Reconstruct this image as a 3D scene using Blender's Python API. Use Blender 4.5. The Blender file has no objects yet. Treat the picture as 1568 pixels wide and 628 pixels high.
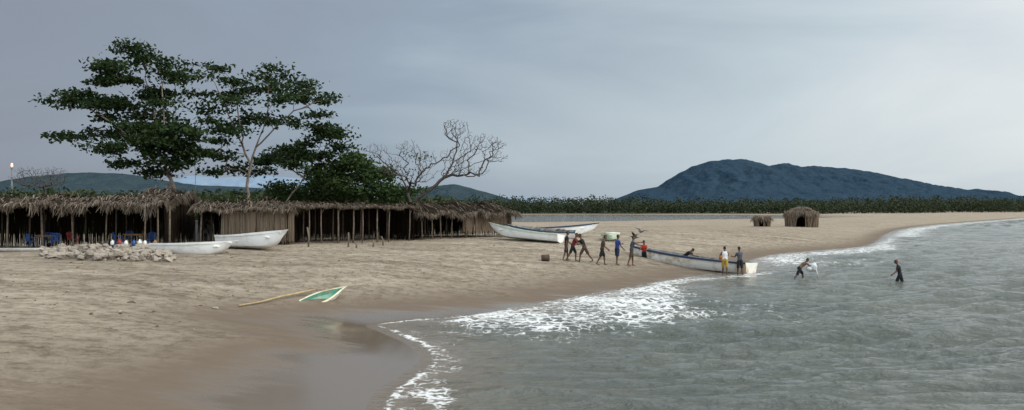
import bpy, math, random
import numpy as np
from mathutils import Vector, Matrix
random.seed(7); rng=np.random.default_rng(7)
H=4.2; F=1230.0; HY=316.0
scene=bpy.context.scene
# ------------------------------------------------------------ helpers
def at(px,py,D): return Vector(((px-784)*D/F, D, H-(py-HY)*D/F))
def w0(px,py,z=0.0):
    D=(H-z)*F/(py-HY); return ((px-784)*D/F, D)
def sstep(a,b,x):
    t=np.clip((x-a)/(b-a),0,1); return t*t*(3-2*t)
def sdf(poly,x,y):
    x=np.asarray(x,float); y=np.asarray(y,float)
    d=np.full(x.shape,1e18); ins=np.zeros(x.shape,bool); n=len(poly)
    for i in range(n):
        ax,ay=poly[i]; bx,by=poly[(i+1)%n]
        ex,ey=bx-ax,by-ay; wx,wy=x-ax,y-ay
        t=np.clip((wx*ex+wy*ey)/(ex*ex+ey*ey+1e-12),0,1)
        d=np.minimum(d,(wx-ex*t)**2+(wy-ey*t)**2)
        if ay!=by:
            c=((ay>y)!=(by>y))&(x<(bx-ax)*(y-ay)/(by-ay)+ax); ins^=c
    d=np.sqrt(d); return np.where(ins,d,-d)
def catmull(pts,k=5):
    out=[]; n=len(pts)
    for i in range(n-1):
        p0=pts[max(i-1,0)];p1=pts[i];p2=pts[i+1];p3=pts[min(i+2,n-1)]
        for j in range(k):
            t=j/k
            out.append(tuple(.5*((2*p1[a])+(-p0[a]+p2[a])*t+(2*p0[a]-5*p1[a]+4*p2[a]-p3[a])*t*t+(-p0[a]+3*p1[a]-3*p2[a]+p3[a])*t**3) for a in (0,1)))
    out.append(tuple(pts[-1])); return out
_sn=[(rng.uniform(0,6.28),rng.uniform(0,6.28)) for _ in range(40)]
def snoise(x,y,s,o=0,octs=4):
    r=0;a=1;tot=0
    for k in range(octs):
        for j in range(3):
            th,ph=_sn[(o+k*3+j)%40]
            r=r+a*np.sin((x*math.cos(th)+y*math.sin(th))/s*(1+.37*j)+ph+1.3*np.sin((x*math.sin(th)-y*math.cos(th))/s*.7+ph))
            tot+=a
        s=s*.52;a*=.55
    return r/tot*1.6
# ------------------------------------------------------------ shoreline (metres)
sp=[(572,690),(588,628),(602,600),(640,574),(664,549),(640,526),(598,508),(578,498),(630,491),(690,487),(760,479),(840,464),(900,453),(960,443),(1005,434),(1060,424),(1120,416),(1150,408),(1160,398),(1200,389),(1270,383),(1330,377),(1352,366),(1362,358),(1390,350),(1450,343),(1568,334)]
shore=[w0(*p) for p in sp]
shore=[(-4.6,-60),(-4.4,0)]+catmull(shore,5)
land=shore+[(420,420),(1500,800),(12000,3000),(12000,16000),(-12000,16000),(-12000,-60)]
lagoon=[w0(*p,z=0) for p in [(560,329.3),(560,341),(800,341),(900,339.5),(1000,337.5),(1120,336),(1200,335),(1268,332.5),(1200,330),(1120,329.2),(900,328.9)]]
def height(x,y,full=False):
    x=np.asarray(x,float);y=np.asarray(y,float)
    d=sdf(land,x,y); dl=sdf(lagoon,x,y)
    hp=1.7-1.3*sstep(72,185,y)
    dd=np.maximum(d,0)
    zl=hp*(1-np.exp(-(dd/9)**1.6))
    zl=zl+ (snoise(x,y,5.5,3)*.10+snoise(x,y,1.1,9,2)*.026)*sstep(3,12,d)*(1-.75*sstep(80,180,y))
    zl=zl+.004*sstep(0,1,d)
    zl=zl+sstep(600,1500,y)*1.0
    ds=np.minimum(d,0)
    zs=-.5*(1-np.exp(ds/6))+.01*ds
    z=np.where(d>0,zl,np.maximum(zs,-4))
    lg=sstep(-14,2,dl); z=np.where(d>0,z*(1-lg)-.5*lg,z)
    if full: return z,d,dl
    return z
def hz(x,y): return float(height(np.array([x]),np.array([y]))[0])
def gp(px,py):
    D=(H-.8)*F/(py-HY)
    for _ in range(30):
        x=(px-784)*D/F; z=max(hz(x,D),0); D=.5*D+.5*(H-z)*F/(py-HY)
    x=(px-784)*D/F
    return Vector((x,D,hz(x,D)))
# ------------------------------------------------------------ materials
def newmat(name):
    m=bpy.data.materials.new(name); m.use_nodes=True
    nt=m.node_tree; b=nt.nodes['Principled BSDF']; return m,nt,b
def N(nt,t,**k):
    n=nt.nodes.new(t)
    for a,v in k.items():
        if a.startswith('i_'): n.inputs[a[2:].replace('_',' ')].default_value=v
        else: setattr(n,a,v)
    return n
def c4(c): return (c[0],c[1],c[2],1)
def mat(name,c1,c2=None,scale=4,rough=.7,bump=0,bscale=None,spec=.3,detail=5,lo=.35,hi=.65):
    m,nt,b=newmat(name); L=nt.links.new
    b.inputs['Roughness'].default_value=rough; b.inputs['Specular IOR Level'].default_value=spec
    if c2 is None: c2=[v*.75 for v in c1]
    tc=N(nt,'ShaderNodeTexCoord'); n=N(nt,'ShaderNodeTexNoise',i_Scale=scale,i_Detail=detail,i_Roughness=.6)
    r=N(nt,'ShaderNodeValToRGB'); r.color_ramp.elements[0].position=lo; r.color_ramp.elements[1].position=hi
    r.color_ramp.elements[0].color=c4(c1); r.color_ramp.elements[1].color=c4(c2)
    L(tc.outputs['Object'],n.inputs['Vector']); L(n.outputs['Fac'],r.inputs['Fac']); L(r.outputs['Color'],b.inputs['Base Color'])
    if bump:
        n2=N(nt,'ShaderNodeTexNoise',i_Scale=bscale or scale*4,i_Detail=4); bp=N(nt,'ShaderNodeBump',i_Strength=1.0,i_Distance=bump)
        L(tc.outputs['Object'],n2.inputs['Vector']); L(n2.outputs['Fac'],bp.inputs['Height']); L(bp.outputs['Normal'],b.inputs['Normal'])
    return m
def islmat(name,cols,rough=.7,spec=.15,trans=0):
    m,nt,b=newmat(name); L=nt.links.new
    b.inputs['Roughness'].default_value=rough; b.inputs['Specular IOR Level'].default_value=spec
    g=N(nt,'ShaderNodeNewGeometry'); r=N(nt,'ShaderNodeValToRGB')
    e=r.color_ramp.elements
    while len(e)<len(cols): e.new(.5)
    for i,c in enumerate(cols): e[i].position=i/(len(cols)-1); e[i].color=c4(c)
    L(g.outputs['Random Per Island'],r.inputs['Fac']); L(r.outputs['Color'],b.inputs['Base Color'])
    if trans:
        t=N(nt,'ShaderNodeBsdfTranslucent'); ms=N(nt,'ShaderNodeMixShader'); ms.inputs[0].default_value=trans
        L(r.outputs['Color'],t.inputs['Color']); L(b.outputs[0],ms.inputs[1]); L(t.outputs[0],ms.inputs[2])
        L(ms.outputs[0],nt.nodes['Material Output'].inputs['Surface'])
    return m
# ------------------------------------------------------------ mesh builder
class MB:
    def __init__(s): s.v=[];s.f=[];s.m=[]
    def add(s,vs,fs,mi=0):
        o=len(s.v); s.v+= [tuple(v) for v in vs]; s.f+=[tuple(i+o for i in f) for f in fs]; s.m+=[mi]*len(fs)
    def tube(s,pts,rad,n=8,side=None,mi=0,cap=True):
        pts=[Vector(p) for p in pts]; vs=[];fs=[];k=len(pts)
        if side is None:
            t=(pts[-1]-pts[0]); ref=Vector((0,0,1)) if abs(t.normalized().z)<.8 else Vector((1,0,0))
        for i,p in enumerate(pts):
            t=(pts[min(i+1,k-1)]-pts[max(i-1,0)]).normalized()
            a=Vector(side) if side is not None else ref.cross(t)
            a=(a-t*a.dot(t)).normalized(); b=t.cross(a)
            r=rad[i] if not isinstance(rad,(int,float)) else rad
            rx,ry=(r,r) if isinstance(r,(int,float)) else r
            for j in range(n):
                an=2*math.pi*j/n; vs.append(p+a*rx*math.cos(an)+b*ry*math.sin(an))
        for i in range(k-1):
            for j in range(n):
                j2=(j+1)%n; fs.append((i*n+j,i*n+j2,(i+1)*n+j2,(i+1)*n+j))
        if cap:
            fs.append(tuple(range(n-1,-1,-1))); fs.append(tuple((k-1)*n+j for j in range(n)))
        s.add(vs,fs,mi)
    def box(s,c,size,rot=0,mi=0,M=None):
        x,y,z=[v/2 for v in size]
        vs=[Vector((a*x,b*y,c_*z)) for a in(-1,1) for b in(-1,1) for c_ in(-1,1)]
        R=M if M is not None else Matrix.Rotation(rot,3,'Z')
        vs=[R@v+Vector(c) for v in vs]
        s.add(vs,[(0,1,3,2),(4,6,7,5),(0,4,5,1),(2,3,7,6),(0,2,6,4),(1,5,7,3)],mi)
    def blob(s,c,r,seed=0,amp=.25,nu=8,nv=6,mi=0,M=None):
        rr=random.Random(seed); vs=[];fs=[]
        ph=[rr.uniform(0,6.28) for _ in range(4)]
        R=M if M is not None else Matrix.Identity(3)
        for i in range(nv+1):
            th=math.pi*i/nv
            for j in range(nu):
                p=2*math.pi*j/nu
                d=Vector((math.sin(th)*math.cos(p),math.sin(th)*math.sin(p),math.cos(th)))
                k=1+amp*math.sin(3*d.x+ph[0])*math.cos(2.5*d.y+ph[1])+amp*.5*math.sin(5*d.z+ph[2]+2*d.x)
                vs.append(R@Vector((d.x*r[0]*k,d.y*r[1]*k,d.z*r[2]*k))+Vector(c))
        for i in range(nv):
            for j in range(nu):
                j2=(j+1)%nu; fs.append((i*nu+j,(i+1)*nu+j,(i+1)*nu+j2,i*nu+j2))
        s.add(vs,fs,mi)
    def obj(s,name,mats,parent=None,smooth=False):
        me=bpy.data.meshes.new(name); me.from_pydata(s.v,[],s.f); 
        for m in (mats if isinstance(mats,(list,tuple)) else [mats]): me.materials.append(m)
        me.polygons.foreach_set('material_index',s.m)
        if smooth: me.polygons.foreach_set('use_smooth',[True]*len(s.f))
        me.update(); o=bpy.data.objects.new(name,me); scene.collection.objects.link(o)
        if parent: o.parent=parent
        return o
def npmesh(name,V,Q,mats,mi=None,smooth=False,parent=None):
    me=bpy.data.meshes.new(name); k=Q.shape[1]
    me.vertices.add(len(V)); me.vertices.foreach_set('co',V.astype(np.float32).ravel())
    me.loops.add(Q.size); me.loops.foreach_set('vertex_index',Q.astype(np.int32).ravel())
    me.polygons.add(len(Q)); me.polygons.foreach_set('loop_start',np.arange(len(Q),dtype=np.int32)*k)
    me.polygons.foreach_set('loop_total',np.full(len(Q),k,np.int32))
    for m in mats: me.materials.append(m)
    if mi is not None: me.polygons.foreach_set('material_index',mi.astype(np.int32))
    me.update(calc_edges=True)
    me.polygons.foreach_set('use_smooth',np.full(len(Q),smooth))
    o=bpy.data.objects.new(name,me); scene.collection.objects.link(o)
    if parent: o.parent=parent
    return o
def empty(name,loc=(0,0,0)):
    e=bpy.data.objects.new(name,None); e.location=loc; scene.collection.objects.link(e); return e
def attr(o,name,vals):
    a=o.data.attributes.new(name,'FLOAT','POINT'); a.data.foreach_set('value',vals.astype(np.float32))
def leafq(C,S,asp=.5,flat=0.0):
    n=len(C); u=rng.normal(size=(n,3)); u[:,2]*=(1-flat); u/=np.linalg.norm(u,axis=1)[:,None]
    w=rng.normal(size=(n,3)); w[:,2]*=(1-flat*.5); v=np.cross(u,w); v/=np.linalg.norm(v,axis=1)[:,None]
    S=np.asarray(S)[:,None]
    V=np.stack([C-u*S,C+v*S*asp,C+u*S,C-v*S*asp],1).reshape(-1,3)
    return V,np.arange(4*n).reshape(n,4)
# ------------------------------------------------------------ ground & water grid
nc=660
ys=np.concatenate([np.linspace(-40,9,16),10*np.exp(np.linspace(0,math.log(16),500)),160*np.exp(np.linspace(.02,math.log(81),260))])
s_=np.linspace(-1,1,nc); ts=2.0*(.42*s_+.58*s_**3)
X=ts[None,:]*(np.abs(ys)+24)[:,None]; Y=np.repeat(ys[:,None],nc,1)
X=X.ravel();Y=Y.ravel()
Zg,Dg,Dl=height(X,Y,True)
nr=len(ys)
idx=np.arange(nr*nc).reshape(nr,nc)
Q=np.stack([idx[:-1,:-1],idx[:-1,1:],idx[1:,1:],idx[1:,:-1]],-1).reshape(-1,4)
# sand material
m,nt,b=newmat('beach_sand'); L=nt.links.new
geo=N(nt,'ShaderNodeNewGeometry'); 
aw=N(nt,'ShaderNodeAttribute',attribute_name='wet'); av=N(nt,'ShaderNodeAttribute',attribute_name='veg')
n1=N(nt,'ShaderNodeTexNoise',i_Scale=.35,i_Detail=9,i_Roughness=.66); n2=N(nt,'ShaderNodeTexNoise',i_Scale=1.9,i_Detail=8,i_Roughness=.75)
n3=N(nt,'ShaderNodeTexNoise',i_Scale=60,i_Detail=3)
mp=N(nt,'ShaderNodeMapping'); mp.inputs['Rotation'].default_value=(0,0,math.radians(-38)); mp.inputs['Scale'].default_value=(.45,1.6,1)
L(geo.outputs['Position'],mp.inputs['Vector'])
for n in(n1,): L(mp.outputs[0],n.inputs['Vector'])
for n in(n2,n3): L(geo.outputs['Position'],n.inputs['Vector'])
r1=N(nt,'ShaderNodeValToRGB'); e=r1.color_ramp.elements; e[0].position=.32;e[1].position=.66; e[0].color=(.25,.203,.15,1); e[1].color=(.465,.392,.303,1)
L(n1.outputs['Fac'],r1.inputs['Fac'])
r2=N(nt,'ShaderNodeValToRGB'); e=r2.color_ramp.elements; e[0].position=.36;e[1].position=.56; e[0].color=(.48,.45,.42,1); e[1].color=(1,1,1,1)
L(n2.outputs['Fac'],r2.inputs['Fac'])
mx=N(nt,'ShaderNodeMix',data_type='RGBA',blend_type='MULTIPLY'); mx.inputs[0].default_value=1
L(r1.outputs[0],mx.inputs[6]); L(r2.outputs[0],mx.inputs[7])
r3=N(nt,'ShaderNodeMapRange'); r3.inputs['To Min'].default_value=.82; r3.inputs['To Max'].default_value=1.15
L(n3.outputs['Fac'],r3.inputs['Value'])
mx2=N(nt,'ShaderNodeMix',data_type='RGBA',blend_type='MULTIPLY'); mx2.inputs[0].default_value=1
L(mx.outputs[2],mx2.inputs[6]); L(r3.outputs[0],mx2.inputs[7])
ad=N(nt,'ShaderNodeMath',operation='MULTIPLY_ADD'); sb=N(nt,'ShaderNodeMath',operation='SUBTRACT'); sb.inputs[1].default_value=.5
L(n1.outputs['Fac'],sb.inputs[0]); L(sb.outputs[0],ad.inputs[0]); ad.inputs[1].default_value=.75; L(aw.outputs['Fac'],ad.inputs[2])
wf=N(nt,'ShaderNodeMapRange',interpolation_type='SMOOTHSTEP'); wf.inputs['From Min'].default_value=.10; wf.inputs['From Max'].default_value=.60; L(ad.outputs[0],wf.inputs['Value'])
mirror=N(nt,'ShaderNodeMapRange',interpolation_type='SMOOTHSTEP'); mirror.inputs['From Min'].default_value=.54; mirror.inputs['From Max'].default_value=.80; L(ad.outputs[0],mirror.inputs['Value'])
wc=N(nt,'ShaderNodeMix',data_type='RGBA'); wc.inputs[7].default_value=(.135,.103,.075,1)
L(wf.outputs[0],wc.inputs[0]); L(mx2.outputs[2],wc.inputs[6])
vc=N(nt,'ShaderNodeMix',data_type='RGBA'); vc.inputs[7].default_value=(.05,.06,.03,1)
L(av.outputs['Fac'],vc.inputs[0]); L(wc.outputs[2],vc.inputs[6]); L(vc.outputs[2],b.inputs['Base Color'])
rr=N(nt,'ShaderNodeMapRange'); rr.inputs['To Min'].default_value=.95; rr.inputs['To Max'].default_value=.13; L(mirror.outputs[0],rr.inputs['Value']); L(rr.outputs[0],b.inputs['Roughness'])
sr=N(nt,'ShaderNodeMapRange'); sr.inputs['To Min'].default_value=.08; sr.inputs['To Max'].default_value=.5; L(mirror.outputs[0],sr.inputs['Value']); L(sr.outputs[0],b.inputs['Specular IOR Level'])
n4=N(nt,'ShaderNodeTexNoise',i_Scale=2.6,i_Detail=6,i_Roughness=.75); L(geo.outputs['Position'],n4.inputs['Vector'])
vo=N(nt,'ShaderNodeTexVoronoi',i_Scale=2.1); L(geo.outputs['Position'],vo.inputs['Vector'])
vr=N(nt,'ShaderNodeMapRange',interpolation_type='SMOOTHSTEP'); vr.inputs['From Min'].default_value=.08; vr.inputs['From Max'].default_value=.28; L(vo.outputs['Distance'],vr.inputs['Value'])
hs=N(nt,'ShaderNodeMath',operation='MULTIPLY_ADD'); L(vr.outputs[0],hs.inputs[0]); hs.inputs[1].default_value=.5; L(n4.outputs['Fac'],hs.inputs[2])
inv=N(nt,'ShaderNodeMath',operation='SUBTRACT'); inv.inputs[0].default_value=1.0; L(wf.outputs[0],inv.inputs[1])
hm=N(nt,'ShaderNodeMath',operation='MULTIPLY'); L(hs.outputs[0],hm.inputs[0]); L(inv.outputs[0],hm.inputs[1])
bp=N(nt,'ShaderNodeBump',i_Strength=1.0,i_Distance=.24); L(hm.outputs[0],bp.inputs['Height']); L(bp.outputs[0],b.inputs['Normal'])
sand=m
ground=npmesh('beach_ground',np.stack([X,Y,Zg],1),Q,[sand],smooth=True)
wr_=9.0+1.5*snoise(X,Y,4,13,2)+2.5*sstep(26,16,Y)
wet=np.clip(1-Dg/wr_,0,1)
far=np.clip(1-Dg/np.clip(8-(Y-45)*.05,5,8),0,1)*.66
k=sstep(27,38,Y); wet=wet*(1-k)+far*k
wet=np.maximum(wet, sstep(-30,0,Dl)*.4)
attr(ground,'wet',wet)
veg=np.maximum(sstep(400,425,Y)*sstep(180,120,X),sstep(600,700,Y))
veg=np.maximum(veg,sstep(66,80,Y)*sstep(-8,-16,X+ (Y-66)*.12))
attr(ground,'veg',veg)
# foam fields
foamA=[w0(*p) for p in [(684,490),(740,480),(830,466),(900,453),(960,444),(1010,433),(1032,436),(1060,460),(1045,472),(1094,484),(1040,492),(960,504),(905,508),(860,516),(800,510),(735,512),(700,500)]]
fa=sdf(foamA,X,Y)
sn2=snoise(X,Y,1.6,8,3)
foam=sstep(-.8,.7,fa)*(.66+.22*sn2)
foam=np.maximum(foam,sstep(-2.6,0,fa)*.32)
dw=-Dg
edge=np.exp(-((dw-.12)/.16)**2)*(.68+.3*sn2)
edge=np.where(Y<29,edge,edge*.75)
foam=np.maximum(foam,np.where(Y<60,edge,0))
foam=np.maximum(foam,np.where(Y<27,.40*sstep(1.8,.1,dw)*(dw>0),0))
f2=[w0(*p) for p in [(655,640),(612,600),(650,598),(690,596),(732,590),(700,606),(690,640)]]
foam=np.maximum(foam,sstep(-.25,.35,sdf(f2,X,Y))*(.56+.15*sn2))
f3=[w0(*p) for p in [(1000,434),(1060,425),(1150,424),(1190,416),(1130,421),(1060,431),(1045,436)]]
foam=np.maximum(foam,sstep(-.9,.3,sdf(f3,X,Y))*.58)
f4=[w0(*p) for p in [(1155,396),(1200,389),(1270,384),(1330,377),(1355,364),(1366,356),(1376,362),(1370,374),(1385,383),(1300,388),(1240,392),(1250,404),(1190,408)]]
foam=np.maximum(foam,sstep(-1.5,1.5,sdf(f4,X,Y))*.68)
foam=np.maximum(foam,np.where(Y>110,np.exp(-((dw-2.5)/3.0)**2)*.66,0))
cr=sstep(.62,.95,np.sin((X*.35+Y*.9)/4.6+1.1*np.sin(X/9))*.5+.5)*sstep(16,4,dw)*(Y>22)*(Y<120)
foam=np.maximum(foam,cr*.34)
foam=foam*(dw>-.4)
# waves
att=sstep(0,8,dw)*.75+.25*sstep(0,1,dw)
fadeD=1-.8*sstep(110,300,Y)
Zw=np.zeros_like(X)
wr=random.Random(3)
for lam,a,th in [(7.5,.065,100),(5.2,.056,122),(3.6,.056,82),(2.6,.048,136),(1.9,.038,68),(1.5,.032,110),(1.15,.024,92),(10.5,.05,78)]:
    t=math.radians(th+wr.uniform(-6,6)); k=2*math.pi/lam; ph=wr.uniform(0,6)
    arg=k*(X*math.cos(t)+Y*math.sin(t))+ph+1.3*snoise(X,Y,lam*1.7,int(th)%20,2)
    patch=.7+.6*snoise(X,Y,lam*4,int(th*3)%20,1)
    Zw+=a*patch*((1-np.abs(np.sin(arg*.5)))*2.4-.9)*(1 if lam>2 else sstep(95,40,Y))
Zw*=att*fadeD*sstep(500,300,Y)
Zw+=.012+ .10*sstep(-.2,1.2,fa)*(.6+.4*snoise(X,Y,1.2,5,2))+.02*np.exp(-((dw-.15)/.2)**2)*(Y<60)
keep=((Dg<1.2)|((Dl>-10)&(Y>150)))
qk=keep[Q].any(1)
Qw=Q[qk]; used,invi=np.unique(Qw,return_inverse=True)
Vw=np.stack([X,Y,Zw],1)[used]
m,nt,b=newmat('sea_water'); L=nt.links.new
geo=N(nt,'ShaderNodeNewGeometry')
af=N(nt,'ShaderNodeAttribute',attribute_name='foam'); ash=N(nt,'ShaderNodeAttribute',attribute_name='shallow')
mp=N(nt,'ShaderNodeMapping'); mp.inputs['Rotation'].default_value=(0,0,math.radians(12)); mp.inputs['Scale'].default_value=(.8,1.25,1); L(geo.outputs['Position'],mp.inputs['Vector'])
nA=N(nt,'ShaderNodeTexNoise',i_Scale=2.8,i_Detail=6,i_Roughness=.6,i_Distortion=.3); L(mp.outputs[0],nA.inputs['Vector'])
nB=N(nt,'ShaderNodeTexNoise',i_Scale=.13,i_Detail=3); L(mp.outputs[0],nB.inputs['Vector'])
bp=N(nt,'ShaderNodeBump',i_Strength=1.0,i_Distance=.34); L(nA.outputs['Fac'],bp.inputs['Height'])
bs=N(nt,'ShaderNodeMapRange'); bs.inputs['To Min'].default_value=1.0; bs.inputs['To Max'].default_value=.05; L(ash.outputs['Fac'],bs.inputs['Value']); L(bs.outputs[0],bp.inputs['Strength'])
L(bp.outputs[0],b.inputs['Normal'])
b.inputs['Roughness'].default_value=.06; b.inputs['IOR'].default_value=1.33
cr_=N(nt,'ShaderNodeValToRGB'); e=cr_.color_ramp.elements; e[0].position=.35;e[1].position=.7;e[0].color=(.060,.072,.060,1);e[1].color=(.105,.113,.090,1)
L(nB.outputs['Fac'],cr_.inputs['Fac'])
sm=N(nt,'ShaderNodeMix',data_type='RGBA'); sm.inputs[7].default_value=(.16,.125,.092,1); L(ash.outputs['Fac'],sm.inputs[0]); L(cr_.outputs[0],sm.inputs[6])
wn=N(nt,'ShaderNodeTexNoise',i_Scale=2.2,i_Detail=4); L(geo.outputs['Position'],wn.inputs['Vector'])
vm=N(nt,'ShaderNodeVectorMath',operation='MULTIPLY_ADD'); vm.inputs[1].default_value=(.8,.8,.8); L(wn.outputs['Color'],vm.inputs[0]); L(geo.outputs['Position'],vm.inputs[2])
vo=N(nt,'ShaderNodeTexVoronoi',feature='DISTANCE_TO_EDGE',i_Scale=2.3); L(vm.outputs[0],vo.inputs['Vector'])
vr=N(nt,'ShaderNodeMapRange'); vr.inputs['From Min'].default_value=0; vr.inputs['From Max'].default_value=.22; vr.inputs['To Min'].default_value=.30; vr.inputs['To Max'].default_value=-.30; L(vo.outputs['Distance'],vr.inputs['Value'])
nf=N(nt,'ShaderNodeTexNoise',i_Scale=1.2,i_Detail=9,i_Roughness=.72); L(mp.outputs[0],nf.inputs['Vector'])
s1=N(nt,'ShaderNodeMath',operation='MULTIPLY_ADD'); s1.inputs[1].default_value=1.9; s1.inputs[2].default_value=-.95; L(nf.outputs['Fac'],s1.inputs[0])
s2=N(nt,'ShaderNodeMath',operation='ADD'); L(s1.outputs[0],s2.inputs[0]); L(vr.outputs[0],s2.inputs[1])
s3=N(nt,'ShaderNodeMath',operation='ADD'); L(s2.outputs[0],s3.inputs[0]); L(af.outputs['Fac'],s3.inputs[1])
fr=N(nt,'ShaderNodeMapRange',interpolation_type='SMOOTHSTEP'); fr.inputs['From Min'].default_value=.46; fr.inputs['From Max'].default_value=.92; L(s3.outputs[0],fr.inputs['Value'])
fc=N(nt,'ShaderNodeMapRange'); fc.inputs['From Min'].default_value=.02; fc.inputs['From Max'].default_value=.2; L(af.outputs['Fac'],fc.inputs['Value'])
fm=N(nt,'ShaderNodeMath',operation='MULTIPLY'); L(fr.outputs[0],fm.inputs[0]); L(fc.outputs[0],fm.inputs[1])
fb=N(nt,'ShaderNodeBsdfDiffuse'); fb.inputs['Color'].default_value=(.60,.60,.585,1)
ms=N(nt,'ShaderNodeMixShader'); L(sm.outputs[2],b.inputs['Base Color']); L(fm.outputs[0],ms.inputs[0]); L(b.outputs[0],ms.inputs[1]); L(fb.outputs[0],ms.inputs[2]); L(ms.outputs[0],nt.nodes['Material Output'].inputs['Surface'])
water=npmesh('sea_water',Vw,invi.reshape(Qw.shape),[m],smooth=True)
attr(water,'foam',foam[used]); sh=np.clip(np.exp(-np.maximum(dw,0)/2.2)*.95,0,1)*(Y<300); sh=np.where((Dl>-12)&(Y>150),.8,sh); attr(water,'shallow',sh[used])
# ------------------------------------------------------------ mountains
def ridge(name,prof,D,depth,matl,rough=.08,nx=260,ny=60,seed=0):
    P=[at(px,py,D) for px,py in prof]
    xs=np.array([p.x for p in P]); zs=np.array([p.z for p in P]); 
    gx=np.linspace(xs[0]-200,xs[-1]+200,nx); gy=np.linspace(-1,1,ny)
    GX,GY=np.meshgrid(gx,gy); hp=np.interp(GX,xs,zs,left=0,right=0); hp=np.where(GX<xs[0],zs[0]*np.clip(1+(GX-xs[0])/200,0,1),hp); hp=np.where(GX>xs[-1],zs[-1]*np.clip(1-(GX-xs[-1])/200,0,1),hp)
    sc=D/30
    fall=np.clip(1-np.abs(GY),0,1)**.9
    rav=snoise(GX,GY*depth,sc*.8,seed,5)+.6*np.abs(snoise(GX,GY*depth,sc*.35,seed+5,4))
    Z=hp*fall*(1-rough*2.6*(np.abs(GY)*(1-np.abs(GY))*4)*np.abs(rav))+hp*rough*.12*snoise(GX,GY*depth,sc*.12,seed+2,3)
    yy=D*1.0+GY*depth
    V=np.stack([GX,yy,Z-2],-1).reshape(-1,3); ii=np.arange(nx*ny).reshape(ny,nx)
    q=np.stack([ii[:-1,:-1],ii[:-1,1:],ii[1:,1:],ii[1:,:-1]],-1).reshape(-1,4)
    return npmesh(name,V,q,[matl],smooth=True)
mm=mat('haze_tinted_mountain',(.022,.041,.062),(.031,.053,.073),scale=.03,rough=1,bump=12,bscale=.05,spec=0,detail=10)  # forest colour shifted to blue, distance haze painted into the albedo
ml=mat('haze_tinted_hill_forest',(.028,.044,.053),(.040,.058,.066),scale=.02,rough=1,bump=12,bscale=.06,spec=0,detail=8)  # nearer hills, aerial haze mixed into the base colour as blue
mb=mat('haze_tinted_far_hill',(.17,.23,.30),(.20,.26,.33),scale=.01,rough=1,spec=0)  # farthest hills, pale blue haze put straight into the surface colour
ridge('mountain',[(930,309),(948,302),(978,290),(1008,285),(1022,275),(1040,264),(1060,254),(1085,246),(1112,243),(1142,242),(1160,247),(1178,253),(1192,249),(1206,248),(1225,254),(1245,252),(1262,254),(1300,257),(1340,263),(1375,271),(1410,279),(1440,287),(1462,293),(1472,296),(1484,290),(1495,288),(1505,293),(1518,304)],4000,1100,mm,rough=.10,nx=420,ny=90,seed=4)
ridge('hill',[(-260,300),(-100,285),(0,277),(40,270),(90,265),(130,262),(190,264),(240,272),(300,282),(360,284),(420,288),(560,300),(600,306)],2500,600,ml,rough=.1,seed=11)
ridge('hill',[(560,306),(620,294),(660,284),(695,280),(715,285),(745,293),(775,302),(800,308)],2600,400,ml,rough=.1,seed=17)
ridge('haze_tinted_far_hill',[(240,280),(290,268),(340,271),(400,268),(440,270),(500,276),(560,285),(640,298),(760,300),(860,305)],6000,800,mb,rough=.05,seed=21)
# ------------------------------------------------------------ distant treeline
leafM=islmat('mangrove_leaves',[(.020,.029,.013),(.032,.043,.020),(.048,.058,.028),(.026,.036,.017)],trans=.12)
C=[];S=[]
rt=random.Random(5)
def baseY(x): return 412+ max(0,x-150)*.55+ (12*math.sin(x/37)+7*math.sin(x/13))
x=-440
while x<740:
    x+=rt.uniform(2.4,4.8)
    for row in range(4):
        y=baseY(x)+row*15+rt.uniform(-5,5); h=(4.8+1.8*rt.random()+row*.5+1.6*max(0,math.sin(x/41+1))*rt.random()) * (y/430)**.75
        if row>2: h*=1.0+.25*rt.random()
        if rt.random()<.05: h*=1.25
        w=rt.uniform(2.8,5.4)
        n=190 if row<2 else 130
        p=rng.normal(size=(n,3)); p/=np.linalg.norm(p,axis=1)[:,None]; p*=rng.uniform(.6,1,(n,1))
        c=p*np.array([w,w*.8,h*.52])+np.array([x,y,.4+h*.5]); C.append(c); S.append(rng.uniform(.25,.52,n)*(1 if row<3 else 1.2))
C=np.concatenate(C);S=np.concatenate(S); V,q=leafq(C,S,.95); npmesh('mangrove_treeline',V,q,[leafM])
C=[];S=[]
for i in range(460):
    px=rt.uniform(-120,700); D=rt.uniform(72,125); top=rt.uniform(290,306) if px>120 else rt.uniform(286,303)
    if px>590: top=rt.uniform(300,312)
    c0=at(px,top,D); g=1.5; h=max(c0.z-g,1.2); w=rt.uniform(1.2,2.8)
    n=170; p=rng.normal(size=(n,3)); p/=np.linalg.norm(p,axis=1)[:,None]; p*=rng.uniform(.45,1.05,(n,1))
    C.append(p*np.array([w,w,h*.52])+np.array([c0.x,c0.y,g+h*.5])); S.append(rng.uniform(.13,.34,n))
C=np.concatenate(C);S=np.concatenate(S); V,q=leafq(C,S,.6)
scrubM=islmat('scrub_leaves',[(.014,.024,.009),(.028,.042,.015),(.052,.065,.024),(.02,.034,.013)],trans=.2)
npmesh('scrub_thicket',V,q,[scrubM])
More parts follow.
